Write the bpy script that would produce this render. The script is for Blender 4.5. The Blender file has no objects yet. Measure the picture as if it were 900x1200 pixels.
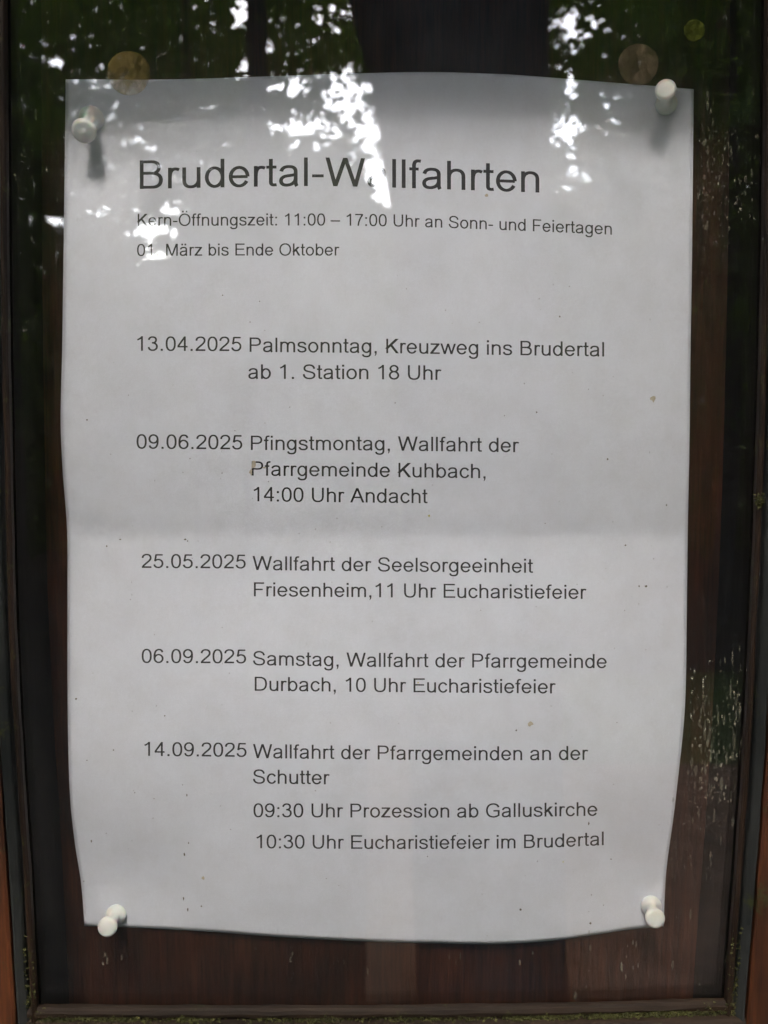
import bpy, bmesh, math, random
from mathutils import Vector, noise
R = math.radians
random.seed(7)
sc = bpy.context.scene
COL = sc.collection

# ------------------------------------------------------------------ camera
PITCH = R(5.5); D = 0.343; CZ = 1.55
cam_d = bpy.data.cameras.new('camera')
cam = bpy.data.objects.new('camera', cam_d); COL.objects.link(cam)
cam.location = (0, -D, CZ)
cam.rotation_euler = (math.pi/2 - PITCH, 0, 0)
cam_d.sensor_fit = 'VERTICAL'; cam_d.sensor_height = 36; cam_d.sensor_width = 27
F = 1167.0
cam_d.lens = F/1200*36
cam_d.clip_start = 0.01; cam_d.clip_end = 600
cam_d.dof.use_dof = True; cam_d.dof.focus_distance = 0.336; cam_d.dof.aperture_fstop = 21
sc.camera = cam

# ------------------------------------------------------------------ light
SUN_EL, SUN_AZ = 52, -5          # in front of the case, a little to the left
w = bpy.data.worlds.new('World'); sc.world = w; w.use_nodes = True
nt = w.node_tree; nt.nodes.clear()
sky = nt.nodes.new('ShaderNodeTexSky'); sky.sky_type = 'NISHITA'; sky.sun_disc = False
sky.sun_elevation = R(SUN_EL); sky.sun_rotation = R(180-SUN_AZ)
sky.air_density = 1.0; sky.dust_density = 4.0; sky.ozone_density = 0.6
hs = nt.nodes.new('ShaderNodeHueSaturation'); hs.inputs['Saturation'].default_value = 1.0
bg = nt.nodes.new('ShaderNodeBackground'); bg.inputs['Strength'].default_value = 0.15
wo = nt.nodes.new('ShaderNodeOutputWorld')
nt.links.new(sky.outputs[0], hs.inputs['Color']); nt.links.new(hs.outputs[0], bg.inputs[0]); nt.links.new(bg.outputs[0], wo.inputs[0])
sd = bpy.data.lights.new('sun', 'SUN'); sd.energy = 0.5; sd.angle = R(12); sd.color = (1, 0.985, 0.955)
so = bpy.data.objects.new('sun', sd); COL.objects.link(so)
az, el = R(SUN_AZ), R(SUN_EL)
to_sun = Vector((math.sin(az)*math.cos(el), -math.cos(az)*math.cos(el), math.sin(el)))
so.rotation_euler = to_sun.to_track_quat('Z', 'Y').to_euler(); so.location = (1, -3, 5)
vs = sc.view_settings
vs.view_transform = 'Standard'; vs.look = 'None'; vs.gamma = 1; vs.use_curve_mapping = False
vs.exposure = 4.0
sc.cycles.transparent_max_bounces = 16; sc.cycles.max_bounces = 8
sc.cycles.use_denoising = True

# ------------------------------------------------------------------ measuring helpers
cp, sp = math.cos(PITCH), math.sin(PITCH)
def ray(px, py):
    a = (px-450)/F; b = (600-py)/F
    return Vector((a, cp + b*sp, -sp + b*cp))
def at(px, py, h):
    """point at height h (metres) in front of the back board, seen at px, py of the survey photo"""
    d = ray(px, py); t = (D - h)/d.y
    return Vector((d.x*t, -h, CZ + d.z*t))
GL = 0.031                                   # front face of the glass
def mirrored(px, py, dist):
    """point in the wood behind the viewer whose mirror image in the glass lies at px, py"""
    d = ray(px, py); t = (D - GL)/d.y; g = Vector((d.x*t, -GL, CZ + d.z*t))
    s = (dist - GL)/d.y
    return Vector((g.x + d.x*s, -dist, g.z + d.z*s))
def spline(pts):
    """Catmull-Rom through (t, v)"""
    def f(t):
        n = len(pts)
        if t <= pts[0][0]: i = 0
        elif t >= pts[-1][0]: i = n-2
        else: i = next(k for k in range(n-1) if pts[k][0] <= t <= pts[k+1][0])
        t0, v0 = pts[i]; t1, v1 = pts[i+1]
        if t < t0: return v0 + (v1-v0)/(t1-t0)*(t-t0)
        if t > t1: return v1 + (v1-v0)/(t1-t0)*(t-t1)
        m0 = (v1-pts[i-1][1])/(t1-pts[i-1][0]) if i > 0 else (v1-v0)/(t1-t0)
        m1 = (pts[i+2][1]-v0)/(pts[i+2][0]-t0) if i < n-2 else (v1-v0)/(t1-t0)
        L = t1-t0; s = (t-t0)/L
        return (2*s**3-3*s**2+1)*v0 + (s**3-2*s**2+s)*L*m0 + (-2*s**3+3*s**2)*v1 + (s**3-s**2)*L*m1
    return f
def sstep(a, b, x):
    t = max(0, min(1, (x-a)/(b-a))); return t*t*(3-2*t)

# ------------------------------------------------------------------ material helpers
def mat(name):
    m = bpy.data.materials.new(name); m.use_nodes = True
    nt = m.node_tree; b = nt.nodes['Principled BSDF']
    return m, nt, b
def N(nt, t, **kw):
    n = nt.nodes.new(t)
    for k, v in kw.items():
        if k in n.inputs: n.inputs[k].default_value = v
        else: setattr(n, k, v)
    return n
def ramp(nt, src, stops):
    r = nt.nodes.new('ShaderNodeValToRGB'); e = r.color_ramp.elements
    while len(e) < len(stops): e.new(0.5)
    for i, (p, c) in enumerate(stops):
        e[i].position = p; e[i].color = (*c, 1) if len(c) == 3 else c
    nt.links.new(src, r.inputs[0]); return r
def bump(nt, src, b, strength, dist):
    n = N(nt, 'ShaderNodeBump', Strength=strength, Distance=dist)
    nt.links.new(src, n.inputs['Height']); nt.links.new(n.outputs[0], b.inputs['Normal'])
def wood(name, dark, light, rough=0.5, scale=(60, 60, 5), green=0.0, horizontal=False):
    m, nt, b = mat(name)
    tc = N(nt, 'ShaderNodeTexCoord'); mp = N(nt, 'ShaderNodeMapping')
    if horizontal: scale = (scale[2], scale[1], scale[0])
    mp.inputs['Scale'].default_value = scale
    nt.links.new(tc.outputs['Object'], mp.inputs[0])
    n1 = N(nt, 'ShaderNodeTexNoise', Scale=4.0, Detail=8.0, Roughness=0.65, Distortion=0.4)
    nt.links.new(mp.outputs[0], n1.inputs['Vector'])
    mp2 = N(nt, 'ShaderNodeMapping'); mp2.inputs['Scale'].default_value = tuple(q*4.5 if q > 20 else q*2 for q in scale); nt.links.new(tc.outputs['Object'], mp2.inputs[0])
    nf = N(nt, 'ShaderNodeTexNoise', Scale=4.0, Detail=4.0, Roughness=0.6); nt.links.new(mp2.outputs[0], nf.inputs['Vector'])
    av = N(nt, 'ShaderNodeMix', data_type='FLOAT'); av.inputs[0].default_value = 0.42
    nt.links.new(n1.outputs['Fac'], av.inputs[2]); nt.links.new(nf.outputs['Fac'], av.inputs[3])
    r = ramp(nt, av.outputs[0], [(0.34, dark), (0.52, tuple((a+c)/2 for a, c in zip(dark, light))), (0.66, light)])
    n2 = N(nt, 'ShaderNodeTexNoise', Scale=14.0, Detail=4.0)
    nt.links.new(tc.outputs['Object'], n2.inputs['Vector'])
    r2 = ramp(nt, n2.outputs['Fac'], [(0.35, (0.45, 0.45, 0.45)), (0.65, (1.25, 1.15, 1.1))])
    mx = N(nt, 'ShaderNodeMix', data_type='RGBA', blend_type='MULTIPLY'); mx.inputs[0].default_value = 1
    nt.links.new(r.outputs[0], mx.inputs[6]); nt.links.new(r2.outputs[0], mx.inputs[7])
    out = mx.outputs[2]
    if green > 0:
        n3 = N(nt, 'ShaderNodeTexNoise', Scale=90.0, Detail=6.0, Roughness=0.7)
        nt.links.new(tc.outputs['Object'], n3.inputs['Vector'])
        r3 = ramp(nt, n3.outputs['Fac'], [(0.62-green*0.3, (0, 0, 0)), (0.72-green*0.25, (1, 1, 1))])
        m2 = N(nt, 'ShaderNodeMix', data_type='RGBA'); m2.inputs[7].default_value = (0.045, 0.048, 0.015, 1)
        nt.links.new(r3.outputs[0], m2.inputs[0]); nt.links.new(out, m2.inputs[6]); out = m2.outputs[2]
    nt.links.new(out, b.inputs['Base Color']); b.inputs['Roughness'].default_value = rough
    bump(nt, n1.outputs['Fac'], b, 0.35, 0.0006)
    return m
M = {}
M['board'] = wood('stained_back_board', (0.006, 0.0017, 0.0008), (0.064, 0.0185, 0.0062), 0.6, (70, 70, 6))
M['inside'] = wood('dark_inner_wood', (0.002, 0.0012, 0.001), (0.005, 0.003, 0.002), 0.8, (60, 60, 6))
M['bead'] = wood('weathered_bead_wood', (0.012, 0.007, 0.0045), (0.036, 0.021, 0.013), 0.55, (90, 90, 8), 0.12)
M['stile'] = wood('orange_stained_wood', (0.022, 0.0065, 0.0025), (0.12, 0.038, 0.011), 0.5, (50, 50, 5), 0.12)
M['strip'] = wood('grey_sealing_strip', (0.018, 0.020, 0.020), (0.036, 0.041, 0.041), 0.5, (80, 80, 12), 0.10)
M['rail'] = wood('mossy_bottom_rail', (0.010, 0.006, 0.0035), (0.034, 0.021, 0.012), 0.7, (60, 60, 5), 0.08, True)
def simple(name, c, rough=0.5, var=0.0, vscale=40):
    m, nt, b = mat(name); b.inputs['Roughness'].default_value = rough
    if var:
        tc = N(nt, 'ShaderNodeTexCoord'); n = N(nt, 'ShaderNodeTexNoise', Scale=float(vscale), Detail=5.0)
        nt.links.new(tc.outputs['Object'], n.inputs['Vector'])
        r = ramp(nt, n.outputs['Fac'], [(0.3, tuple(x*(1-var) for x in c)), (0.7, tuple(min(1, x*(1+var)) for x in c))])
        nt.links.new(r.outputs[0], b.inputs['Base Color'])
    else: b.inputs['Base Color'].default_value = (*c, 1)
    return m
M['ink'] = simple('printer_ink', (0.028, 0.027, 0.029), 0.7, 0.25, 700)
M['pin'] = simple('white_pin_plastic', (0.78, 0.79, 0.75), 0.28, 0.06, 300)
M['pin'].node_tree.nodes['Principled BSDF'].inputs['Subsurface Weight'].default_value = 0.25
M['pin'].node_tree.nodes['Principled BSDF'].inputs['Subsurface Scale'].default_value = 0.002
M['steel'] = simple('pin_steel', (0.5, 0.5, 0.5), 0.35); M['steel'].node_tree.nodes['Principled BSDF'].inputs['Metallic'].default_value = 1
M['moss'] = simple('moss', (0.075, 0.075, 0.020), 0.9, 0.5, 200)
M['speck'] = simple('dark_speck', (0.13, 0.11, 0.09), 0.8)
M['tan'] = simple('tan_stain', (0.48, 0.42, 0.33), 0.8, 0.2, 500)
M['yellow'] = simple('yellow_speck', (0.55, 0.5, 0.12), 0.8)
M['bark'] = simple('bark', (0.035, 0.026, 0.020), 0.9, 0.5, 12)
M['leaf'] = simple('leaf_green', (0.040, 0.058, 0.016), 0.5, 0.75, 5)
_n = M['leaf'].node_tree; _b = _n.nodes['Principled BSDF']; _t = _n.nodes.new('ShaderNodeBsdfTranslucent'); _t.inputs[0].default_value = (0.10, 0.17, 0.025, 1)
_m = _n.nodes.new('ShaderNodeMixShader'); _m.inputs[0].default_value = 0.4
_n.links.new(_b.outputs[0], _m.inputs[1]); _n.links.new(_t.outputs[0], _m.inputs[2]); _n.links.new(_m.outputs[0], _n.nodes['Material Output'].inputs[0])
_b.inputs['Specular IOR Level'].default_value = 0.2
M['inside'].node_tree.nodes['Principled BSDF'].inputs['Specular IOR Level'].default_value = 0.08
for _k in ('bead', 'strip', 'rail'): M[_k].node_tree.nodes['Principled BSDF'].inputs['Specular IOR Level'].default_value = 0.25
M['board'].node_tree.nodes['Principled BSDF'].inputs['Specular IOR Level'].default_value = 0.25
M['ground'] = simple('leaf_litter_ground', (0.022, 0.016, 0.010), 0.95, 0.5, 6)
M['grass'] = simple('grass_verge', (0.065, 0.09, 0.02), 0.9, 0.4, 8)
M['path'] = simple('trodden_path', (0.21, 0.13, 0.08), 0.95, 0.35, 7)
M['hill'] = simple('wooded_slope', (0.012, 0.016, 0.006), 0.95, 0.5, 1)

# paper
m, nt, b = mat('office_paper'); M['paper'] = m
tc = N(nt, 'ShaderNodeTexCoord')
n1 = N(nt, 'ShaderNodeTexNoise', Scale=25.0, Detail=5.0, Roughness=0.6)
nt.links.new(tc.outputs['Object'], n1.inputs['Vector'])
r = ramp(nt, n1.outputs['Fac'], [(0.3, (0.685, 0.703, 0.775)), (0.7, (0.745, 0.763, 0.835))])
nt.links.new(r.outputs[0], b.inputs['Base Color']); b.inputs['Roughness'].default_value = 0.75
n2 = N(nt, 'ShaderNodeTexNoise', Scale=420.0, Detail=4.0, Roughness=0.7)
nt.links.new(tc.outputs['Object'], n2.inputs['Vector'])
nfb = N(nt, 'ShaderNodeTexNoise', Scale=1500.0, Detail=3.0, Roughness=0.7); nt.links.new(tc.outputs['Object'], nfb.inputs['Vector'])
rfb = ramp(nt, nfb.outputs['Fac'], [(0.3, (0.93, 0.925, 0.93)), (0.7, (1.0, 1.0, 1.0))])
nsm = N(nt, 'ShaderNodeTexNoise', Scale=110.0, Detail=4.0, Roughness=0.6); nt.links.new(tc.outputs['Object'], nsm.inputs['Vector'])
rsm = ramp(nt, nsm.outputs['Fac'], [(0.32, (0.955, 0.95, 0.94)), (0.62, (1.0, 1.0, 1.0))])
mu1 = N(nt, 'ShaderNodeMix', data_type='RGBA', blend_type='MULTIPLY'); mu1.inputs[0].default_value = 1
mu2 = N(nt, 'ShaderNodeMix', data_type='RGBA', blend_type='MULTIPLY'); mu2.inputs[0].default_value = 1
nt.links.new(r.outputs[0], mu1.inputs[6]); nt.links.new(rfb.outputs[0], mu1.inputs[7])
nt.links.new(mu1.outputs[2], mu2.inputs[6]); nt.links.new(rsm.outputs[0], mu2.inputs[7]); nt.links.new(mu2.outputs[2], b.inputs['Base Color'])
n3 = N(nt, 'ShaderNodeTexNoise', Scale=30.0, Detail=6.0)
nt.links.new(tc.outputs['Object'], n3.inputs['Vector'])
bp = N(nt, 'ShaderNodeBump', Strength=0.25, Distance=0.0002); nt.links.new(n2.outputs['Fac'], bp.inputs['Height'])
bp2 = N(nt, 'ShaderNodeBump', Strength=0.6, Distance=0.0012); nt.links.new(n3.outputs['Fac'], bp2.inputs['Height'])
nt.links.new(bp.outputs[0], bp2.inputs['Normal']); nt.links.new(bp2.outputs[0], b.inputs['Normal'])

# glass: plain transmission plus a Schlick mirror, thin dust film
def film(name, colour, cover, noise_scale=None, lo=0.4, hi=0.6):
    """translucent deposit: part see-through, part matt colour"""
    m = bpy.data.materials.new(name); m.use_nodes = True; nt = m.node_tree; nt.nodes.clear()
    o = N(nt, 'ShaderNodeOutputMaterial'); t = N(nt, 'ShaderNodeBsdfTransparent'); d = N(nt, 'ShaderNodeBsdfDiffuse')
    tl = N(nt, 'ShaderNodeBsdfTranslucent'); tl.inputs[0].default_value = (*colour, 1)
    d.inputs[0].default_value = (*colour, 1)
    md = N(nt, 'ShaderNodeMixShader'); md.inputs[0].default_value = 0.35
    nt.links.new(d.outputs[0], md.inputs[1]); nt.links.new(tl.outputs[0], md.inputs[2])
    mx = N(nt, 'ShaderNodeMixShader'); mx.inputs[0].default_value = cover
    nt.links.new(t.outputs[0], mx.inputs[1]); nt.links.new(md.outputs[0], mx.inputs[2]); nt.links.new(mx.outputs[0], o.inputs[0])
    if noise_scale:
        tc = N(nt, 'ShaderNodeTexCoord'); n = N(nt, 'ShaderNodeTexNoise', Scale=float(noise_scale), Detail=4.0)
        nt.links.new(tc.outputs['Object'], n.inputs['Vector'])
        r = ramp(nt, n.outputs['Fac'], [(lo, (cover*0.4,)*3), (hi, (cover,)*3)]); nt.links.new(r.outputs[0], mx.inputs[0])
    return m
m = bpy.data.materials.new('window_glass'); M['glass'] = m; m.use_nodes = True; nt = m.node_tree; nt.nodes.clear()
o = N(nt, 'ShaderNodeOutputMaterial')
t = N(nt, 'ShaderNodeBsdfTransparent'); t.inputs[0].default_value = (0.975, 0.98, 0.98, 1)
g = N(nt, 'ShaderNodeBsdfGlossy', Roughness=0.004); g.inputs[0].default_value = (1, 1, 1, 1)
ge = N(nt, 'ShaderNodeNewGeometry'); dp = N(nt, 'ShaderNodeVectorMath', operation='DOT_PRODUCT')
nt.links.new(ge.outputs['Normal'], dp.inputs[0]); nt.links.new(ge.outputs['Incoming'], dp.inputs[1])
ab = N(nt, 'ShaderNodeMath', operation='ABSOLUTE'); nt.links.new(dp.outputs['Value'], ab.inputs[0])
su = N(nt, 'ShaderNodeMath', operation='SUBTRACT'); su.inputs[0].default_value = 1; nt.links.new(ab.outputs[0], su.inputs[1])
pw = N(nt, 'ShaderNodeMath', operation='POWER'); pw.inputs[1].default_value = 5; nt.links.new(su.outputs[0], pw.inputs[0])
ma = N(nt, 'ShaderNodeMath', operation='MULTIPLY_ADD'); ma.inputs[1].default_value = 0.957; ma.inputs[2].default_value = 0.043
nt.links.new(pw.outputs[0], ma.inputs[0])
mx = N(nt, 'ShaderNodeMixShader'); nt.links.new(ma.outputs[0], mx.inputs[0]); nt.links.new(t.outputs[0], mx.inputs[1]); nt.links.new(g.outputs[0], mx.inputs[2])
tc = N(nt, 'ShaderNodeTexCoord')
wn = N(nt, 'ShaderNodeTexNoise', Scale=9.0, Detail=1.0); nt.links.new(tc.outputs['Object'], wn.inputs['Vector'])
wb = N(nt, 'ShaderNodeBump', Strength=0.2, Distance=0.0002); nt.links.new(wn.outputs['Fac'], wb.inputs['Height']); nt.links.new(wb.outputs[0], g.inputs['Normal'])
du = N(nt, 'ShaderNodeBsdfDiffuse'); du.inputs[0].default_value = (0.5, 0.48, 0.42, 1)
mp = N(nt, 'ShaderNodeMapping'); mp.inputs['Scale'].default_value = (1, 1, 0.35); nt.links.new(tc.outputs['Object'], mp.inputs[0])
dn = N(nt, 'ShaderNodeTexNoise', Scale=260.0, Detail=5.0, Roughness=0.75); nt.links.new(mp.outputs[0], dn.inputs['Vector'])
dr = ramp(nt, dn.outputs['Fac'], [(0.45, (0.002,)*3), (0.68, (0.009,)*3), (0.78, (0.08,)*3)])
m2 = N(nt, 'ShaderNodeMixShader'); nt.links.new(dr.outputs[0], m2.inputs[0]); nt.links.new(mx.outputs[0], m2.inputs[1]); nt.links.new(du.outputs[0], m2.inputs[2])
nt.links.new(m2.outputs[0], o.inputs[0])
M['dirt'] = film('dried_drip_dirt', (0.54, 0.52, 0.40), 0.33)
M['dirt_faint'] = film('faint_drip_dirt', (0.45, 0.43, 0.32), 0.17)
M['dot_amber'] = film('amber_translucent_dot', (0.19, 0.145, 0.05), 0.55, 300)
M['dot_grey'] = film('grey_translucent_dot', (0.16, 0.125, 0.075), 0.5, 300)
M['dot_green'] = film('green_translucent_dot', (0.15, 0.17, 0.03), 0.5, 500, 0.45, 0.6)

# ------------------------------------------------------------------ object helpers
def mesh_obj(name, verts, faces, material, parent=None, smooth=False):
    me = bpy.data.meshes.new(name); me.from_pydata([tuple(v) for v in verts], [], faces); me.update()
    if smooth:
        me.polygons.foreach_set('use_smooth', [True]*len(me.polygons))
    ob = bpy.data.objects.new(name, me); COL.objects.link(ob)
    if material: me.materials.append(material)
    if parent: ob.parent = parent; ob.matrix_parent_inverse = Matrix_inv(parent)
    return ob
def Matrix_inv(p):
    from mathutils import Matrix
    return Matrix.Translation(p.location).inverted()
def empty(name, loc):
    e = bpy.data.objects.new(name, None); COL.objects.link(e); e.location = loc; e.empty_display_size = 0.02; return e
def tag(o, label=None, cat=None, group=None, kind=None):
    if label: o['label'] = label
    if cat: o['category'] = cat
    if group: o['group'] = group
    if kind: o['kind'] = kind
    return o
def box(V, Fc, x0, x1, y0, y1, z0, z1):
    n = len(V)
    V += [Vector(p) for p in ((x0,y0,z0),(x1,y0,z0),(x1,y1,z0),(x0,y1,z0),(x0,y0,z1),(x1,y0,z1),(x1,y1,z1),(x0,y1,z1))]
    Fc += [(n,n+3,n+2,n+1),(n+4,n+5,n+6,n+7),(n,n+1,n+5,n+4),(n+1,n+2,n+6,n+5),(n+2,n+3,n+7,n+6),(n+3,n,n+4,n+7)]
def loft(rings, closed=True, caps=True):
    V = [p for r in rings for p in r]; k = len(rings[0]); Fc = []
    for i in range(len(rings)-1):
        for j in range(k if closed else k-1):
            a = i*k+j; b2 = i*k+(j+1) % k
            Fc.append((a, b2, b2+k, a+k))
    if caps: Fc += [tuple(range(k))[::-1], tuple(range((len(rings)-1)*k, len(rings)*k))]
    return V, Fc
def fix_normals(ob):
    bm = bmesh.new(); bm.from_mesh(ob.data); bmesh.ops.recalc_face_normals(bm, faces=bm.faces); bm.to_mesh(ob.data); bm.free(); return ob

# ------------------------------------------------------------------ setting behind the viewer
def sheet(name, pts, z, material):
    o = mesh_obj(name, [Vector((x, y, z)) for x, y in pts], [tuple(range(len(pts)))], material); tag(o, kind='structure'); return o
sheet('ground', [(-300, -300), (300, -300), (300, 300), (-300, 300)], 0, M['ground'])
# grass from about six metres out; trodden path nearer the board
def ground_at(px, py, z):
    p = mirrored(px, py, 0.5); q = mirrored(px, py, 1.5); t = (z - p.z)/(q.z - p.z); return (p.x+(q.x-p.x)*t, p.y+(q.y-p.y)*t)
sheet('grass_verge', [ground_at(*q, 0) for q in ((640, 898), (1100, 898), (1200, 785), (650, 790))], 0.004, M['grass'])
sheet('path', [ground_at(*q, 0) for q in ((424, 1500), (1300, 1500), (1150, 900), (640, 896), (560, 870), (432, 868))], 0.008, M['path'])
def tube(V, Fc, pts, rads, k=10, wob=0.0):
    n0 = len(V); seedv = random.random()*50
    for i, (p, r) in enumerate(zip(pts, rads)):
        d = (pts[min(i+1, len(pts)-1)] - pts[max(i-1, 0)]).normalized()
        u = d.cross(Vector((0.3, 1, 0.1))).normalized(); v = d.cross(u)
        for j in range(k):
            a = 2*math.pi*j/k
            rr = r*(1 + wob*noise.noise(Vector((math.cos(a)*1.5, math.sin(a)*1.5, p.z*2+seedv))))
            V.append(p + (u*math.cos(a) + v*math.sin(a))*rr)
    for i in range(len(pts)-1):
        for j in range(k):
            a = n0+i*k+j; b2 = n0+i*k+(j+1) % k
            Fc.append((a, b2, b2+k, a+k))
# near trunk, seen mirrored as the dark band across the middle
V, Fc = [], []
pts, rads = [], []
for py, l, r_ in ((1500, 478, 672), (1150, 485, 665), (700, 474, 656), (400, 464, 650), (235, 455, 645), (100, 436, 643), (0, 410, 643), (-130, 392, 650)):
    a, c = mirrored(l, py, 2.05), mirrored(r_, py, 2.05)
    pts.append((a+c)/2); rads.append((c-a).length/2)
pts[0].z = -0.05
tube(V, Fc, pts, rads, 20, 0.06)
fork = pts[-1]
tube(V, Fc, [fork, fork+Vector((0.10, -0.05, 0.25))], [rads[-1]*0.95, rads[-1]*0.5], 12)
root = empty('tree', (pts[0].x, pts[0].y, 0))
tag(root, 'thick dark trunk close behind the viewer, mirrored down the middle of the glass', 'tree')
mesh_obj('trunk', V, Fc, M['bark'], root, True)

# crowns: leaf clusters between 5 and 15 metres; thin spots where sky comes through
GAPS = [(290, 12, 22, 24, 1.0), (290, 75, 9, 20, 0.8), (395, 20, 36, 24, 0.6), (345, 105, 36, 20, 0.75), (405, 110, 34, 34, 1.0), (365, 148, 62, 24, 0.85), (430, 160, 20, 34, 1.0), (455, 221, 14, 17, 2.5), (440, 200, 10, 12, 2.0),
        (330, 50, 50, 30, 0.5), (668, 30, 24, 26, 0.95), (700, 28, 34, 14, 0.6), (668, 100, 20, 24, 0.6), (664, 155, 22, 30, 0.95), (672, 205, 26, 16, 0.85), (715, 130, 16, 50, 0.4),
        (115, 98, 34, 16, 0.5), (130, 130, 50, 24, 0.38), (160, 170, 50, 20, 0.5), (200, 245, 24, 14, 0.7), (178, 272, 30, 14, 0.95), (180, 300, 18, 8, 0.9), (120, 255, 26, 14, 0.7), (220, 195, 40, 16, 0.4),
        (66, 74, 6, 5, 2.5), (65, 260, 7, 5, 2.5), (40, 55, 12, 12, 0.35), (30, 155, 22, 14, 0.25), (75, 45, 26, 20, 0.25), (240, 40, 50, 30, 0.25), (250, 140, 30, 26, 0.3)]
def gap(x, y):
    g = 0
    for gx, gy, rx, ry, s in GAPS:
        d = ((x-gx)/rx)**2 + ((y-gy)/ry)**2
        if d < 6: g = max(g, s*math.exp(-d*0.8))
    if g < 0.05: return 0
    if g > 1.2: return 1
    q = noise.noise(Vector((x/4.6, y/4.2, 3)))*0.85 + noise.noise(Vector((x/13, y/12, 9)))*0.55
    return 1.0 if q > 0.62 - 0.85*g else 0
crowns = {}
def leaf(cell, p, s):
    V, Fc = crowns.setdefault(cell, ([], []))
    u = Vector((random.gauss(0, 1), random.gauss(0, 0.6), random.gauss(0, 1))).normalized()
    v = u.cross(Vector((random.gauss(0, .5), 1, random.gauss(0, .5)))).normalized()
    n = len(V)
    V += [p - u*s, p + v*s*0.55, p + u*s, p - v*s*0.55]
    Fc.append((n, n+1, n+2, n+3))
XS = [-300, -60, 130, 330, 560, 760, 960, 1200]
def cell_of(px, dist):
    i = 0
    while i < len(XS)-2 and px > XS[i+1]: i += 1
    return (i, 0 if dist < 8.5 else 1)
for c in range(7600):
    cx, cy = random.uniform(-300, 1200), random.uniform(-170, 500)
    dist = random.uniform(5.2, 13)
    g = gap(cx, cy)
    spread = random.uniform(9, 22)
    for k in range(random.randint(9, 19)):
        x, y = random.gauss(cx, spread), random.gauss(cy, spread*0.7)
        if gap(x, y): continue
        dd = dist + random.gauss(0, 0.3)
        leaf(cell_of(cx, dist), mirrored(x, y, dd), random.uniform(2.2, 4.6)/F*(dd+0.3))
# deeper foliage behind it, shut except where the sky shows
for c in range(90000):
    x, y = random.uniform(-300, 1200), min(random.uniform(-200, 650), 640+random.gauss(0, 9))
    dist = random.uniform(9, 15)
    sz = random.uniform(3.5, 6.5) if (20 < x < 760 and y < 340) else random.uniform(7, 13)
    if gap(x, y) or (sz < 7 and (gap(x+sz*.7, y) or gap(x-sz*.7, y) or gap(x, y+sz*.6))): continue
    leaf(cell_of(x, dist), mirrored(x, y, dist), sz/F*dist)
for c in range(95000):
    x, y = random.uniform(5, 800), random.uniform(-60, 345)
    if 478 < x < 630 and y > 0: continue
    dist = random.uniform(7, 12); sz = random.uniform(2.6, 4.6)
    if gap(x, y) or gap(x+sz*.5, y) or gap(x-sz*.5, y): continue
    leaf(cell_of(x, dist), mirrored(x, y, dist), sz/F*dist)
# unseen canopy added to dim sky and sun, thinner towards the sun
SUNV = to_sun
for c in range(7000):
    a_ = random.uniform(0, 2*math.pi); e_ = math.asin(random.uniform(math.sin(R(33)), 1)); dist = random.uniform(8, 12)
    dv = Vector((math.sin(a_)*math.cos(e_), -math.cos(a_)*math.cos(e_), math.sin(e_)))
    if dv.angle(SUNV) < R(13) and random.random() < 0.62: continue
    if dv.y > 0.25: continue
    for k in range(3):
        leaf((30+int(a_), 1), dv*dist + Vector((random.gauss(0, .3), random.gauss(0, .3), 1.5+random.gauss(0, .3))), random.uniform(0.22, 0.45))
# coarser unseen foliage, added to both sides to block light
for c in range(9000):
    a = random.choice((-1, 1))*random.uniform(24, 100)
    e = random.uniform(-2, 34); dist = random.uniform(6, 14)
    a_, e_ = R(a), R(e)
    p = Vector((math.sin(a_)*dist, -math.cos(a_)*dist, 1.5 + dist*math.tan(e_)))
    cell = (10 + int((a+100)/28), 1)
    for k in range(3):
        leaf(cell, p + Vector((random.gauss(0, .3), random.gauss(0, .3), random.gauss(0, .3))), random.uniform(0.14, 0.26))
kinds = ['pale leafy tree', 'dense leafy tree', 'dark broad tree', 'leafy tree', 'tall dark tree', 'loose leafy tree', 'shadowy tree']
for ti, ((i, j), (V, Fc)) in enumerate(sorted(crowns.items())):
    if len(V) < 40: continue
    c = sum(V, Vector())/len(V)
    root = empty('tree', (c.x, c.y, 0))
    if i < 7:
        where = ['far left edge', 'left side', 'left of the middle', 'middle', 'right of the middle', 'right side', 'far right edge'][i]
        lab = ('nearer ' if j == 0 else 'farther ')+kinds[i]+', mirrored at the '+where+' of the glass'
    else: lab = 'unseen leafy tree added round the clearing behind the viewer to block sky light'
    tag(root, lab, 'tree', 'trees round the clearing behind the viewer')
    mesh_obj('crown', V, Fc, M['leaf'], root)
    TV, TF = [], []
    top = max(v.z for v in V)*0.8
    b0 = mirrored([-200, 10, 232, 500, 600, 850, 1100][i], 488, -c.y) if i < 7 else c
    tube(TV, TF, [Vector((b0.x+0.05*math.sin(k), c.y, top*k/5)) for k in range(6)], [0.08-0.012*k for k in range(6)], 10, 0.1)
    mesh_obj('trunk', TV, TF, M['bark'], root, True)
# wooded slope beyond, up to about eight degrees
V, Fc = [], []
n = 60
for i in range(n+1):
    a = R(-110 + 220*i/n)
    for rr, zz in ((16, -0.1), (19, 1.2), (24, 3.1+0.5*noise.noise(Vector((i*0.3, 0, 0)))), (45, 4.0)):
        V.append(Vector((math.sin(a)*rr, -math.cos(a)*rr, zz + 0.4*noise.noise(Vector((i*0.5, rr, 0))))))
for i in range(n):
    for j in range(3): Fc.append((i*4+j, i*4+j+1, i*4+j+5, i*4+j+4))
tag(mesh_obj('hillside', V, Fc, M['hill'], None, True), kind='structure')

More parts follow.
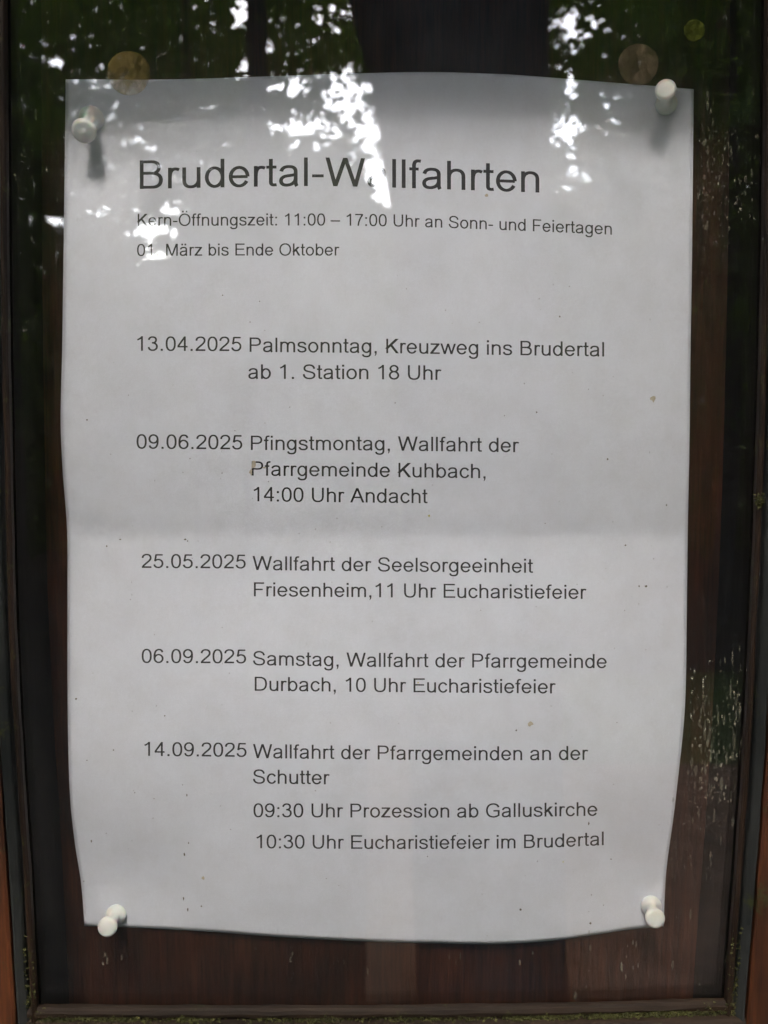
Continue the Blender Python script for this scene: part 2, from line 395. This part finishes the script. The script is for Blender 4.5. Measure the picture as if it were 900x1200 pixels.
# ------------------------------------------------------------------ display case
case = empty('notice_case', (0, 0.02, 0))
tag(case, 'dark stained wooden notice case with glass front and mossy bottom rail', 'display case')
XL = spline([(-70, 9), (0, 9.5), (300, 11.5), (600, 16.5), (750, 21), (900, 29), (1000, 36), (1100, 41.5), (1180, 46), (1260, 50)])
XR = spline([(-70, 895), (0, 895), (300, 891), (600, 882.5), (750, 876), (900, 868), (1000, 861), (1100, 853.5), (1180, 847), (1260, 842)])
YB = spline([(0, 1177), (45, 1177), (250, 1178), (450, 1177.5), (650, 1175), (850, 1169), (900, 1167)])
Y_TOP = -46
ys = [Y_TOP + (1255-Y_TOP)*i/44 for i in range(45)]
def stile_run(name, side, section, material, j_amp=0.0):
    """section: list of (offset outward in m, height above board); swept down the frame's inner edge"""
    rings = []
    for y in ys:
        p = at(XL(y) if side < 0 else XR(y), y, GL)
        q = []
        for o_, h in section:
            j = j_amp*noise.noise(Vector((y*0.02, o_*900, side*3)))
            q.append(Vector((p.x + side*(o_+j), -(h+j*0.5), p.z)))
        rings.append(q)
    V, Fc = loft(rings)
    return fix_normals(mesh_obj(name, V, Fc, material, case))
for s in (-1, 1):
    stile_run('glazing_bead', s, [(0, GL+0.0001), (0, GL+0.0022), (0.0004, GL+0.0030), (0.0009, GL+0.0033), (0.0015, GL+0.0031), (0.0019, GL+0.0022), (0.0020, GL+0.0001)], M['bead'], 0.00025)
    stile_run('sealing_strip', s, [(0.0027, GL-0.004), (0.0027, GL+0.0022), (0.0032, GL+0.0031), (0.0050, GL+0.0046), (0.0055, GL+0.0046), (0.0055, GL-0.004)], M['strip'], 0.00022)
    stile_run('stile', s, [(0.0061, GL-0.006), (0.0061, GL+0.0052), (0.0068, GL+0.0061), (0.010, GL+0.0066), (0.052, GL+0.0068), (0.054, GL+0.0055), (0.054, GL-0.006)], M['stile'], 0.00035)
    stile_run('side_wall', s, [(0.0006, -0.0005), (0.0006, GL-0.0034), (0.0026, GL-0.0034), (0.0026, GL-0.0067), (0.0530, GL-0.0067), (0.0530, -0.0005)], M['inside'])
zb = at(450, 1177, GL).z; zt = at(450, Y_TOP, GL).z
# bottom rail: rounded brown bead, groove filled with moss, rail proper
def rail_run(name, section, material, j_amp, x0=40, x1=856):
    rings = []
    for i in range(61):
        x = x0 + (x1-x0)*i/60
        p = at(x, YB(x), GL)
        q = []
        for o_, h in section:
            j = j_amp*noise.noise(Vector((x*0.03, o_*900, 7)))
            q.append(Vector((p.x, -(h+j*0.5), p.z - (o_+j))))
        rings.append(q)
    V, Fc = loft(rings)
    return fix_normals(mesh_obj(name, V, Fc, material, case))
rail_run('glazing_bead', [(0, GL+0.0001), (0, GL+0.0016), (0.0006, GL+0.0025), (0.0016, GL+0.0030), (0.0026, GL+0.0028), (0.0031, GL+0.0018), (0.0032, GL+0.0001)], M['rail'], 0.0004, 34, 862)
rail_run('bottom_rail', [(0.0037, GL-0.006), (0.0037, GL+0.0012), (0.0050, GL+0.0040), (0.0070, GL+0.0060), (0.060, GL+0.0066), (0.062, GL-0.006)], M['rail'], 0.0005, 18, 878)
V, Fc = [], []
box(V, Fc, -0.185, 0.185, -(GL+0.0068), -(GL-0.006), zt+0.0002, zt+0.055); mesh_obj('top_rail', V, Fc, M['stile'], case)
V, Fc = [], []
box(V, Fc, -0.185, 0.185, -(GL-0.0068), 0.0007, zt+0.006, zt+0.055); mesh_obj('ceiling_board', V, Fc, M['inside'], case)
V, Fc = [], []
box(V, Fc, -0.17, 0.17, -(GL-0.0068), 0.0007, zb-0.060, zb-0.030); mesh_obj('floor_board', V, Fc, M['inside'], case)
V, Fc = [], []
box(V, Fc, -0.185, 0.185, 0.0, 0.015, zb-0.062, zt+0.055); mesh_obj('back_board', V, Fc, M['board'], case)
V, Fc = [], []
box(V, Fc, -0.24, 0.24, -(GL+0.012), 0.10, zt+0.0555, zt+0.075); mesh_obj('roof_board', V, Fc, M['stile'], case)
V, Fc = [], []
box(V, Fc, -0.05, 0.05, 0.016, 0.116, -0.02, zt+0.055); mesh_obj('post', V, Fc, M['stile'], case)
V, Fc = [], []
box(V, Fc, at(9, 300, GL).x-0.004, at(895, 300, GL).x+0.004, -GL+0.0002, -GL+0.0032, zb-0.003, zt+0.003)
glass = mesh_obj('glass_pane', V, Fc, M['glass'], case)

# dried drips and spatter on the outside of the glass
def blob(V, Fc, c, rx, rz, y=-GL-0.00025, k=8, rag=0.35):
    n = len(V); sd_ = random.random()*99
    for j in range(k):
        a = 2*math.pi*j/k; q = 1 + rag*noise.noise(Vector((math.cos(a)*1.4, math.sin(a)*1.4, sd_)))*1.6
        V.append(Vector((c.x + rx*math.cos(a)*q, y, c.z + rz*math.sin(a)*q)))
    Fc.append(tuple(range(n+k-1, n-1, -1)))
mm = 0.001
def spatter(regions, name, material):
    V, Fc = [], []
    for x0, x1, y0, y1, n, smin, smax, stretch in regions:
        cols = [random.uniform(x0, x1) for _ in range(7)]
        for _ in range(n):
            x = random.choice(cols)+random.gauss(0, 2.4) if random.random() < 0.5 else random.uniform(x0, x1)
            y = min(max(random.gauss((y0+y1)/2, (y1-y0)/3.4), y0-10), y1+10)
            s = 0.78*random.uniform(smin, smax)*(0.5 if random.random() < 0.6 else 1)*mm
            blob(V, Fc, at(x, y, GL), s*random.uniform(.6, 1.0), s*random.uniform(1, stretch), -GL-0.00015-0.0000012*len(Fc))
    o = mesh_obj(name, V, Fc, material, case); tag(o, kind='stuff'); return o
spatter([(806, 862, 785, 935, 75, 0.25, 0.62, 3.0), (798, 850, 900, 960, 22, 0.25, 0.6, 1.8), (816, 868, 175, 268, 48, 0.2, 0.5, 2.2), (728, 748, 1092, 1150, 9, .3, .5, 5)], 'drip_marks', M['dirt'])
spatter([(806, 868, 770, 960, 150, 0.3, 0.8, 6.0), (815, 885, 120, 275, 120, 0.3, 0.7, 3.5), (95, 870, 1100, 1168, 55, 0.3, 0.8, 3), (60, 860, 0, 1150, 110, 0.15, 0.35, 1.6),
         (785, 860, 930, 1090, 45, .2, .6, 5), (22, 72, 620, 980, 16, .2, .45, 1.3), (18, 76, 60, 300, 30, .3, .7, 2)], 'faint_drip_marks', M['dirt_faint'])
# moss along the groove of the bottom rail, and a tuft on the right-hand strip
V, Fc = [], []
def tuft(V, Fc, p, s):
    n = len(V); d = [Vector((random.gauss(0, 1), -abs(random.gauss(0.6, .6)), random.gauss(0, .8))).normalized() for _ in range(5)]
    V.append(p)
    for q in d: V.append(p + q*s*random.uniform(.6, 1.3))
    for j in range(1, 5): Fc.append((n, n+j, n+j+1))
    Fc.append((n, n+5, n+1))
for _ in range(5200):
    x = random.uniform(40, 858)
    dens = 0.35 + 0.9*noise.noise(Vector((x*0.02, 2, 0))) + (0.5 if x > 600 or x < 160 else 0)
    if random.random() > dens: continue
    p = at(x, YB(x), GL); edge = sstep(800, 850, x) + sstep(90, 45, x)
    off = 0.0034 + random.gauss(0, 0.0006 + 0.0008*edge)
    tuft(V, Fc, Vector((p.x, -(GL+0.0016+random.uniform(0, .0012)), p.z - off)), random.uniform(0.0003, 0.0009))
for _ in range(260):
    y = random.uniform(1080, 1176)
    for s, X in ((1, XR), (-1, XL)):
        p = at(X(y), y, GL)
        if random.random() < (y-1060)/120: tuft(V, Fc, Vector((p.x+s*random.uniform(0.0, 0.0045), -(GL+0.0028), p.z)), random.uniform(0.0003, 0.0008))
for _ in range(120):
    p = at(889.5, 587, GL+0.004); tuft(V, Fc, p+Vector((random.gauss(0, .0006), random.gauss(0, .0004), random.gauss(0, .0010))), random.uniform(.0003, .0008))
tag(mesh_obj('moss', V, Fc, M['moss'], case), kind='stuff')

# ------------------------------------------------------------------ the notice
xl = spline([(92, 77), (250, 75), (400, 73), (490, 71), (545, 73), (620, 78.5), (700, 79), (800, 79), (880, 80), (940, 82.5), (990, 88), (1035, 95), (1085, 99)])
xr = spline([(104, 813), (300, 811), (430, 809), (520, 808), (620, 806), (700, 805), (790, 804), (840, 802), (900, 796), (960, 789), (1020, 781), (1086, 777.5)])
yt = spline([(77, 93), (200, 93), (300, 90), (420, 86), (500, 84.5), (590, 87), (640, 90.5), (720, 97), (813, 104.5)])
yb = spline([(99, 1085), (170, 1087.5), (250, 1092), (330, 1098), (430, 1103), (520, 1105.5), (590, 1106), (650, 1102), (700, 1095), (740, 1089), (778, 1085.5)])
hv = spline([(80, 4.2), (150, 4.4), (260, 5.3), (400, 6.0), (520, 5.0), (600, 2.85), (624, 1.85), (634, 1.82), (665, 2.75), (740, 5.0), (830, 6.8), (900, 7.2), (980, 5.6), (1060, 2.6), (1110, 0.8)])
PIN_BASE = [(108, 138), (781, 123), (136, 1072), (763, 1061)]
def height(x, y):
    h = hv(y)
    el_ = x - xl(y); er = xr(y) - x
    h -= 1.7*math.exp(-max(0, el_)/16) + 0.35*math.exp(-max(0, er)/22)
    h += 0.55*noise.noise(Vector((x*0.0045, y*0.004, 1))) + 0.2*noise.noise(Vector((x*0.016, y*0.013, 5))) + 0.05*noise.noise(Vector((x*0.05, y*0.04, 8)))
    h += 1.0*(1 - ((x-445)/370)**2)
    h += 1.0*math.exp(-((x-560)/150)**2)*sstep(950, 1105, y)
    lo = 1.0
    for px, py in PIN_BASE:
        lo *= 1 - 0.82*math.exp(-((x-px)**2+(y-py)**2)/(2*62**2))
    return max(0.5, h*lo + 0.2)*mm
NU, NV = 150, 210
V, Fc = [], []
for j in range(NV+1):
    v = j/NV
    for i in range(NU+1):
        u = i/NU
        px0 = 77+736*u; py0 = 92+993*v
        x = xl(92+993*v)*(1-u) + xr(104+982*v)*u
        y = yt(px0)*(1-v) + yb(99+679*u)*v
        V.append(at(x, y, height(x, y)))
for j in range(NV):
    for i in range(NU):
        a = j*(NU+1)+i; Fc.append((a, a+NU+1, a+NU+2, a+1))
notice = mesh_obj('paper_notice', V, Fc, M['paper'], None, True)
tag(notice, 'white printed sheet of pilgrimage dates pinned by its corners inside the case', 'notice')
md = notice.modifiers.new('thickness', 'SOLIDIFY'); md.thickness = 0.00012; md.offset = -1
def on_paper(x, y, lift): 
    return at(x, y, height(x, y) + lift)

# ---- grotesque lettering, drawn stroke by stroke (units: 1000 = em)
def E(cx, cy, rx, ry, a0=0, a1=360, n=2.0):
    out = []; k = max(10, int(abs(a1-a0)/12))
    for i in range(k+1):
        a = R(a0+(a1-a0)*i/k); c, s = math.cos(a), math.sin(a)
        out.append((cx + rx*math.copysign(abs(c)**(2/n), c), cy + ry*math.copysign(abs(s)**(2/n), s)))
    return out
def P(*args):
    """P((x,y), (x,y) line, (x1,y1,x2,y2,x3,y3) cubic ...)"""
    out = [args[0]]
    for a in args[1:]:
        if len(a) == 2: out.append(a)
        else:
            x0, y0 = out[-1]; x1, y1, x2, y2, x3, y3 = a
            for i in range(1, 10):
                t = i/9; u = 1-t
                out.append((u**3*x0+3*u*u*t*x1+3*u*t*t*x2+t**3*x3, u**3*y0+3*u*u*t*y1+3*u*t*t*y2+t**3*y3))
    return out
class Dg:                                     # diagonal with level cut ends
    def __init__(s, x0, y0, x1, y1, w=88): s.a = (x0, y0, x1, y1, w)
class W_:                                     # path with own width
    def __init__(s, pts, w, w1=None): s.p, s.w, s.w1 = pts, w, w1 or w
L = lambda x0, y0, x1, y1: [(x0, y0), (x1, y1)]
dot = lambda x, y: W_([(x, y), (x, y+100)], 100)
six = [E(283, 226, 190, 198), P((462, 545), (445, 640, 385, 680, 300, 680), (160, 680, 88, 550, 88, 320), (88, 290, 90, 250, 94, 226))]
rot = lambda path: [(556-x, 708-y) for x, y in path]
a_g = [P((92, 372), (108, 450, 165, 492, 270, 492), (380, 492, 428, 445, 428, 365), (428, 110), (428, 65, 436, 30, 458, 0)),
       P((428, 300), (350, 262, 250, 275, 165, 242), (108, 218, 86, 180, 86, 137), (86, 70, 135, 28, 215, 28), (330, 28, 428, 90, 428, 215))]
G = {
 ' ': (278, []), '.': (278, [dot(139, 0)]), ':': (278, [dot(139, 0), dot(139, 419)]),
 ',': (278, [dot(139, 0), W_(P((150, 20), (155, -60, 140, -105, 100, -140)), 70, 22)]),
 '-': (333, [L(32, 255, 302, 255)]), '–': (556, [L(0, 275, 556, 275)]),
 '0': (556, [E(278, 353, 192, 327, n=2.35)]),
 '1': (556, [L(328, 0, 328, 716), W_(P((322, 690), (280, 620, 200, 575, 112, 540)), 78)]),
 '2': (556, [P((85, 505), (90, 620, 165, 680, 285, 680), (400, 680, 465, 615, 465, 520), (465, 430, 400, 360, 280, 258), (180, 170, 120, 110, 88, 50)), W_(L(45, 42, 503, 42), 84)]),
 '3': (556, [P((88, 535), (110, 630, 170, 680, 265, 680), (370, 680, 430, 620, 430, 540), (430, 450, 370, 392, 235, 392)), P((250, 392), (390, 392, 468, 320, 468, 215), (468, 100, 385, 28, 270, 28), (160, 28, 95, 85, 82, 185))]),
 '4': (556, [L(378, 0, 378, 716), L(38, 208, 508, 208), W_(L(60, 222, 372, 680), 84)]),
 '5': (556, [L(478, 668, 160, 668), W_(L(170, 690, 112, 340), 86), P((108, 350), (150, 405, 210, 430, 280, 430), (390, 430, 468, 350, 468, 230), (468, 110, 385, 28, 270, 28), (165, 28, 95, 80, 80, 180))]),
 '6': (556, six), '9': (556, [rot(s) for s in six]),
 '7': (556, [L(48, 665, 510, 665), P((485, 640), (370, 510, 260, 300, 228, 0))]),
 '8': (556, [E(278, 534, 165, 148), E(278, 208, 195, 180)]),
 'A': (667, [Dg(50, 0, 333, 716, 96), Dg(617, 0, 333, 716, 96), L(150, 255, 515, 255)]),
 'B': (667, [L(120, 0, 120, 716), P((120, 676), (360, 676), (460, 676, 520, 620, 520, 535), (520, 445, 460, 390, 360, 390), (120, 390)), P((340, 390), (500, 390, 570, 320, 570, 215), (570, 100, 490, 40, 370, 40), (120, 40))]),
 'D': (722, [L(125, 0, 125, 716), P((125, 676), (330, 676), (540, 676, 625, 550, 625, 360), (625, 160, 530, 40, 330, 40), (125, 40))]),
 'E': (667, [L(125, 0, 125, 716), L(125, 676, 620, 676), L(125, 380, 585, 380), L(125, 42, 635, 42)]),
 'F': (611, [L(128, 0, 128, 716), L(128, 676, 568, 676), L(128, 352, 505, 352)]),
 'G': (778, [P((665, 515), (635, 625, 545, 688, 410, 688), (205, 688, 98, 550, 98, 360), (98, 150, 215, 22, 415, 22), (515, 22, 605, 60, 670, 115)), L(670, 85, 670, 370), L(415, 335, 700, 335)]),
 'K': (667, [L(125, 0, 125, 716), Dg(100, 225, 585, 716, 115), Dg(605, 0, 290, 420, 110)]),
 'M': (833, [L(118, 0, 118, 716), L(715, 0, 715, 716), Dg(415, 0, 140, 716, 95), Dg(418, 0, 693, 716, 95)]),
 'O': (778, [E(389, 356, 303, 333, n=2.12)]), 'Ö': (778, [E(389, 356, 303, 333, n=2.12), dot(283, 790), dot(495, 790)]),
 'P': (667, [L(125, 0, 125, 716), P((125, 676), (370, 676), (500, 676, 570, 610, 570, 505), (570, 390, 495, 335, 360, 335), (125, 335))]),
 'S': (667, [P((562, 505), (552, 620, 470, 688, 335, 688), (200, 688, 112, 620, 112, 525), (112, 420, 200, 395, 330, 362), (470, 328, 573, 300, 573, 190), (573, 85, 480, 26, 340, 26), (180, 26, 88, 105, 82, 240))]),
 'U': (722, [P((125, 716), (125, 300), (125, 110, 200, 28, 362, 28), (520, 28, 598, 110, 598, 300), (598, 716))]),
 'W': (944, [Dg(240, 0, 58, 716, 94), Dg(240, 0, 472, 716, 94), Dg(704, 0, 472, 716, 94), Dg(704, 0, 886, 716, 94)]),
 'a': (556, a_g), 'ä': (556, a_g + [dot(185, 616), dot(371, 616)]),
 'b': (556, [L(110, 0, 110, 716), E(293, 259, 183, 232)]),
 'c': (500, [E(272, 259, 192, 232, 30, 335)]),
 'd': (556, [L(446, 0, 446, 716), E(263, 259, 183, 232)]),
 'e': (556, [E(278, 259, 198, 232, 0, 332), L(85, 259, 476, 259)]),
 'f': (278, [P((128, 0), (128, 560), (128, 650, 165, 688, 225, 688), (250, 688, 270, 686, 288, 682)), L(18, 484, 238, 484)]),
 'g': (556, [P((446, 519), (446, 0), (446, -120, 385, -178, 265, -178), (160, -178, 100, -140, 94, -65)), E(263, 264, 183, 228)]),
 'h': (556, [L(110, 0, 110, 716), P((112, 320), (115, 430, 190, 490, 285, 490), (390, 490, 446, 430, 446, 330), (446, 0))]),
 'i': (222, [L(110, 0, 110, 519), dot(110, 616)]),
 'k': (500, [L(110, 0, 110, 716), Dg(100, 210, 398, 519, 110), Dg(438, 0, 240, 330, 105)]),
 'l': (222, [L(110, 0, 110, 716)]),
 'm': (833, [L(110, 0, 110, 519), P((112, 320), (115, 430, 180, 490, 262, 490), (350, 490, 416, 440, 416, 340), (416, 0)), P((418, 320), (420, 430, 490, 490, 568, 490), (660, 490, 722, 440, 722, 340), (722, 0))]),
 'n': (556, [L(110, 0, 110, 519), P((112, 320), (115, 430, 190, 490, 285, 490), (390, 490, 446, 430, 446, 330), (446, 0))]),
 'o': (556, [E(278, 259, 198, 232)]),
 'r': (333, [L(110, 0, 110, 519), P((112, 280), (112, 400, 150, 484, 235, 484), (268, 484, 295, 476, 325, 460))]),
 's': (500, [P((415, 372), (400, 455, 340, 492, 250, 492), (150, 492, 90, 450, 90, 385), (90, 310, 160, 295, 250, 272), (350, 247, 422, 225, 422, 145), (422, 70, 350, 28, 250, 28), (140, 28, 85, 70, 72, 155))]),
 't': (278, [P((128, 690), (128, 120), (128, 60, 150, 38, 205, 38), (225, 38, 240, 40, 262, 44)), L(20, 484, 258, 484)]),
 'u': (556, [L(446, 0, 446, 519), P((110, 519), (110, 190), (110, 90, 165, 28, 262, 28), (370, 28, 444, 100, 446, 210))]),
 'w': (722, [Dg(205, 0, 42, 519, 86), Dg(205, 0, 361, 519, 86), Dg(517, 0, 361, 519, 86), Dg(517, 0, 680, 519, 86)]),
 'z': (500, [L(42, 482, 458, 482), L(22, 38, 470, 38), Dg(75, 40, 405, 480, 105)]),
}
def stroke_poly(s):
    """-> left and right rails"""
    if isinstance(s, Dg):
        x0, y0, x1, y1, w_ = s.a; ln = math.hypot(x1-x0, y1-y0); hw = w_/2*ln/abs(y1-y0)
        n = 5; a = []; b_ = []
        for i in range(n+1):
            t = i/n; x = x0+(x1-x0)*t; y = y0+(y1-y0)*t; a.append((x-hw, y)); b_.append((x+hw, y))
        return a, b_
    if isinstance(s, W_): pts, w0, w1 = s.p, s.w, s.w1
    else: pts, w0, w1 = s, None, None
    q = []                                       # subdivide long runs so the print follows the sheet
    for (xa, ya), (xb, yb_) in zip(pts, pts[1:]):
        k = max(1, int(math.hypot(xb-xa, yb_-ya)/150))
        q += [(xa+(xb-xa)*i/k, ya+(yb_-ya)*i/k) for i in range(k)]
    q.append(pts[-1]); a = []; b_ = []
    closed = math.hypot(q[0][0]-q[-1][0], q[0][1]-q[-1][1]) < 1 and len(q) > 8
    for i, (x, y) in enumerate(q):
        if closed and i in (0, len(q)-1): p0, p1 = q[-2], q[1]
        else: p0, p1 = q[max(0, i-1)], q[min(len(q)-1, i+1)]
        tx, ty = p1[0]-p0[0], p1[1]-p0[1]; ln = math.hypot(tx, ty) or 1; tx /= ln; ty /= ln
        w_ = (74 + 15*abs(ty)) if w0 is None else w0+(w1-w0)*i/(len(q)-1)
        # mitre at corners
        a.append((x - ty*w_/2, y + tx*w_/2)); b_.append((x + ty*w_/2, y - tx*w_/2))
    return a, b_
def text_line(s, base, cap, bold=1.0):
    """s set between base[0].x and base[-1].x on the curved baseline; cap = capital height (survey px)"""
    bl = spline([(x, y) for x, y in base]); x0, x1 = base[0][0], base[-1][0]
    lsb = {'W': 10, 'A': 0, '1': 75}.get(s[0], 60)/1000; rsb = {'r': 5, '-': 30, 't': 15, ',': 90, 'e': 40, '5': 40}.get(s[-1], 66)/1000
    adv = sum(G[c][0] for c in s)/1000 - lsb - rsb
    em = cap/0.716; sx = (x1-x0)/adv
    V, Fc = [], []; cur = -lsb; idx = 0
    for c in s:
        for st in G[c][1]:
            a, b_ = stroke_poly(st); n = len(V); lift = 0.00004 + 0.000010*(idx % 5); idx += 1
            for (ax, ay), (bx, by) in zip(a, b_):
                for gx, gy in ((ax, ay), (bx, by)):
                    X = x0 + (cur + gx/1000)*sx; Y = bl(X) - gy/1000*em
                    V.append(on_paper(X, Y, lift))
            for i in range(len(a)-1): Fc.append((n+2*i, n+2*i+1, n+2*i+3, n+2*i+2))
        cur += G[c][0]/1000
    mesh_obj('printed_line', V, Fc, M['ink'], notice)
LINES = [
 ('Brudertal-Wallfahrten', [(163, 221.5), (358, 218), (430, 219), (535, 222.3), (632, 225.7)], 33.5),
 ('Kern-Öffnungszeit: 11:00 – 17:00 Uhr an Sonn- und Feiertagen', [(161, 264.8), (380, 264.3), (490, 266), (600, 270), (717, 275)], 14.2),
 ('01. März bis Ende Oktober', [(161, 300), (280, 299.5), (397.5, 299.5)], 14.2),
 ('13.04.2025', [(160, 411), (283, 411.5)], 17),
 ('Palmsonntag, Kreuzweg ins Brudertal', [(292, 412.4), (460, 414), (575, 415.8), (708, 417.8)], 17),
 ('ab 1. Station 18 Uhr', [(291.5, 443.9), (435, 444.5), (517, 445.3)], 17),
 ('09.06.2025', [(160.5, 525.7), (284, 526.7)], 17),
 ('Pfingstmontag, Wallfahrt der', [(293.5, 527.3), (450, 528), (608, 530)], 16.8),
 ('Pfarrgemeinde Kuhbach,', [(294.5, 557.3), (450, 559), (569, 560.5)], 16.8),
 ('14:00 Uhr Andacht', [(296.5, 587.4), (400, 588.6), (501, 589.8)], 16.8),
 ('25.05.2025', [(166.5, 665.5), (288, 666.2)], 16.5),
 ('Wallfahrt der Seelsorgeeinheit', [(296, 668), (450, 669.7), (624.5, 671.3)], 16.5),
 ('Friesenheim,11 Uhr Eucharistiefeier', [(297, 698.8), (450, 700), (687, 702)], 16.5),
 ('06.09.2025', [(166.5, 776.8), (288.5, 777.4)], 16.5),
 ('Samstag, Wallfahrt der Pfarrgemeinde', [(297, 779.5), (450, 781.6), (711, 783)], 16.5),
 ('Durbach, 10 Uhr Eucharistiefeier', [(298, 809.5), (450, 811), (651, 812.7)], 16.5),
 ('14.09.2025', [(168.5, 885.8), (289, 887)], 16.5),
 ('Wallfahrt der Pfarrgemeinden an der', [(296.5, 888.4), (440, 890), (560, 891), (689, 890.6)], 16.5),
 ('Schutter', [(297, 918.2), (386, 919.2)], 16.5),
 ('09:30 Uhr Prozession ab Galluskirche', [(297.5, 957.6), (440, 958), (560, 958), (700, 956)], 16.3),
 ('10:30 Uhr Eucharistiefeier im Brudertal', [(300, 994), (440, 994.8), (580, 994.5), (650, 993), (707.5, 990.4)], 16.0),
]
for a_ in LINES: text_line(*a_)

# specks and stains on the sheet
def flecks(name, items, material, lift=0.00012):
    V, Fc = [], []
    for q, (x, y, rx, ry) in enumerate(items):
        if name == 'speck': rx *= 0.85; ry *= 0.85
        n = len(V); k = 9; sd_ = random.random()*99
        for j in range(k):
            a = 2*math.pi*j/k; s = 1+0.7*noise.noise(Vector((math.cos(a)*1.5, math.sin(a)*1.5, sd_)))
            V.append(on_paper(x+rx*math.cos(a)*s, y+ry*math.sin(a)*s, lift+0.000002*(q % 20)))
        Fc.append(tuple(range(n, n+k)))
    o = mesh_obj(name, V, Fc, material, notice); tag(o, kind='stuff'); return o
it = [(217, 632, 1.8, 1.2), (220, 634, 1, .9), (757, 687, 1.9, 1.4), (749, 687, .9, 1.2), (107, 986, 1.2, 2), (236, 1062, 1, 1), (610, 1066, 1.7, 1.6), (692, 1082, 1.6, 1.4), (656, 371, 1.2, 1.2),
      (629, 483, 1.1, 1.1), (712, 538, 1.2, 1.2), (781, 592, 1, 1), (605, 856, 1.1, 1.1), (733, 639, 1.2, 1), (102, 492, 1.2, 1.2), (89, 819, 1.6, 1), (133, 879, 1.2, .8), (216, 1001, 1.2, 2.2),
      (220, 1066, 1, 2.4), (215, 1053, 1, 2.2), (193, 839, .9, .9), (261, 346, 1, .8), (690, 965, .9, 2), (716, 1007, .9, .9), (141, 632, 1.4, .9), (125, 640, .9, 1.4), (102, 891, .8, .8), (158, 929, .9, .7), (219, 932, .8, 1.8), (221, 988, .7, 1.4)]
rs = random.Random(3)
it += [(rs.uniform(95, 790), rs.uniform(330, 1075), rs.uniform(.35, .8), rs.uniform(.35, .8)) for _ in range(90)]
flecks('speck', it, M['speck'])
flecks('stain', [(765, 467.5, 3.2, 3.6), (621, 849, 2.8, 3.2), (297, 545, 2.6, 5.0), (294, 553, 2.0, 3.4), (238, 1029, 1.8, 1.8), (570, 229, 2.0, 1.6), (310, 548, 2.5, 1.0)], M['tan'], 0.00014)
flecks('pollen_speck', [(503, 604.5, 1.3, 1.3), (490, 800, .8, .8), (660, 1010, .8, .8)], M['yellow'], 0.00014)

# ------------------------------------------------------------------ push pins
PINS = [((108, 138), (97.5, 155), 0.0135, 'white push pin at the notice\'s top left corner, drooping to the left', 1.12),
        ((781, 123), (780, 103.5), 0.0145, 'white push pin at the notice\'s top right corner, tilted upwards', 0.96),
        ((136.5, 1071), (125, 1087.5), 0.0145, 'white push pin at the notice\'s bottom left corner', 0.97),
        ((763, 1060.5), (768, 1077.5), 0.0145, 'white push pin at the notice\'s bottom right corner', 0.97)]
prof = [(0, 0.6), (0, 3.1), (0.35, 3.65), (0.9, 3.75), (1.5, 3.45), (2.1, 2.7), (2.6, 2.15), (3.4, 1.95), (5.5, 1.95), (7.2, 2.05), (8.2, 2.35), (8.9, 2.95), (9.4, 3.35), (10.0, 3.5), (10.6, 3.4), (11.0, 3.05), (11.15, 2.4), (11.2, 0.01)]
for b_px, h_px, hh, lab, sc_ in PINS:
    bh = height(*b_px) + 0.0004
    A = at(*b_px, bh); B = at(*h_px, hh); ax = (B-A).normalized(); ln = (B-A).length
    q = ax.to_track_quat('Z', 'Y')
    root = empty('push_pin', A); tag(root, lab, 'push pin', 'push pins holding the notice')
    def lathe(pr, k=32):
        rings = []
        for s, r_ in pr:
            rings.append([A + q @ Vector((r_*math.cos(2*math.pi*j/k), r_*math.sin(2*math.pi*j/k), s)) for j in range(k)])
        return loft(rings)
    f = ln/0.0112
    V, Fc = lathe([(s*mm*f, r_*mm*sc_) for s, r_ in prof])
    fix_normals(mesh_obj('grip', V, Fc, M['pin'], root, True))
    V, Fc = lathe([(-bh-0.003, 0.0001), (-bh-0.001, 0.0005), (0.0003, 0.0005)], 12)
    fix_normals(mesh_obj('needle', V, Fc, M['steel'], root, True))

# ------------------------------------------------------------------ round spots, built as thin translucent discs on the glass
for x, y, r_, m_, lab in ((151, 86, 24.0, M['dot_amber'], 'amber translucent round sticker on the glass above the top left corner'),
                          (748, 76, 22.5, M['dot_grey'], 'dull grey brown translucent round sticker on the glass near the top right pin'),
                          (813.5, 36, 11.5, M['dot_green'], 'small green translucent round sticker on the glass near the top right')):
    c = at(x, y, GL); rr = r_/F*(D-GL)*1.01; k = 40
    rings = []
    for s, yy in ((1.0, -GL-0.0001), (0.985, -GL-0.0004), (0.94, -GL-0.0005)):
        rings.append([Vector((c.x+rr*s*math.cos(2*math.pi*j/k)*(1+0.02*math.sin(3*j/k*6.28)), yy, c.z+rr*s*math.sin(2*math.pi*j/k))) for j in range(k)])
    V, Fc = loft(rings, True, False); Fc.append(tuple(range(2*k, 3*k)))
    tag(mesh_obj('round_spot', V, Fc, m_), lab, 'spot', 'round translucent spots on the glass')
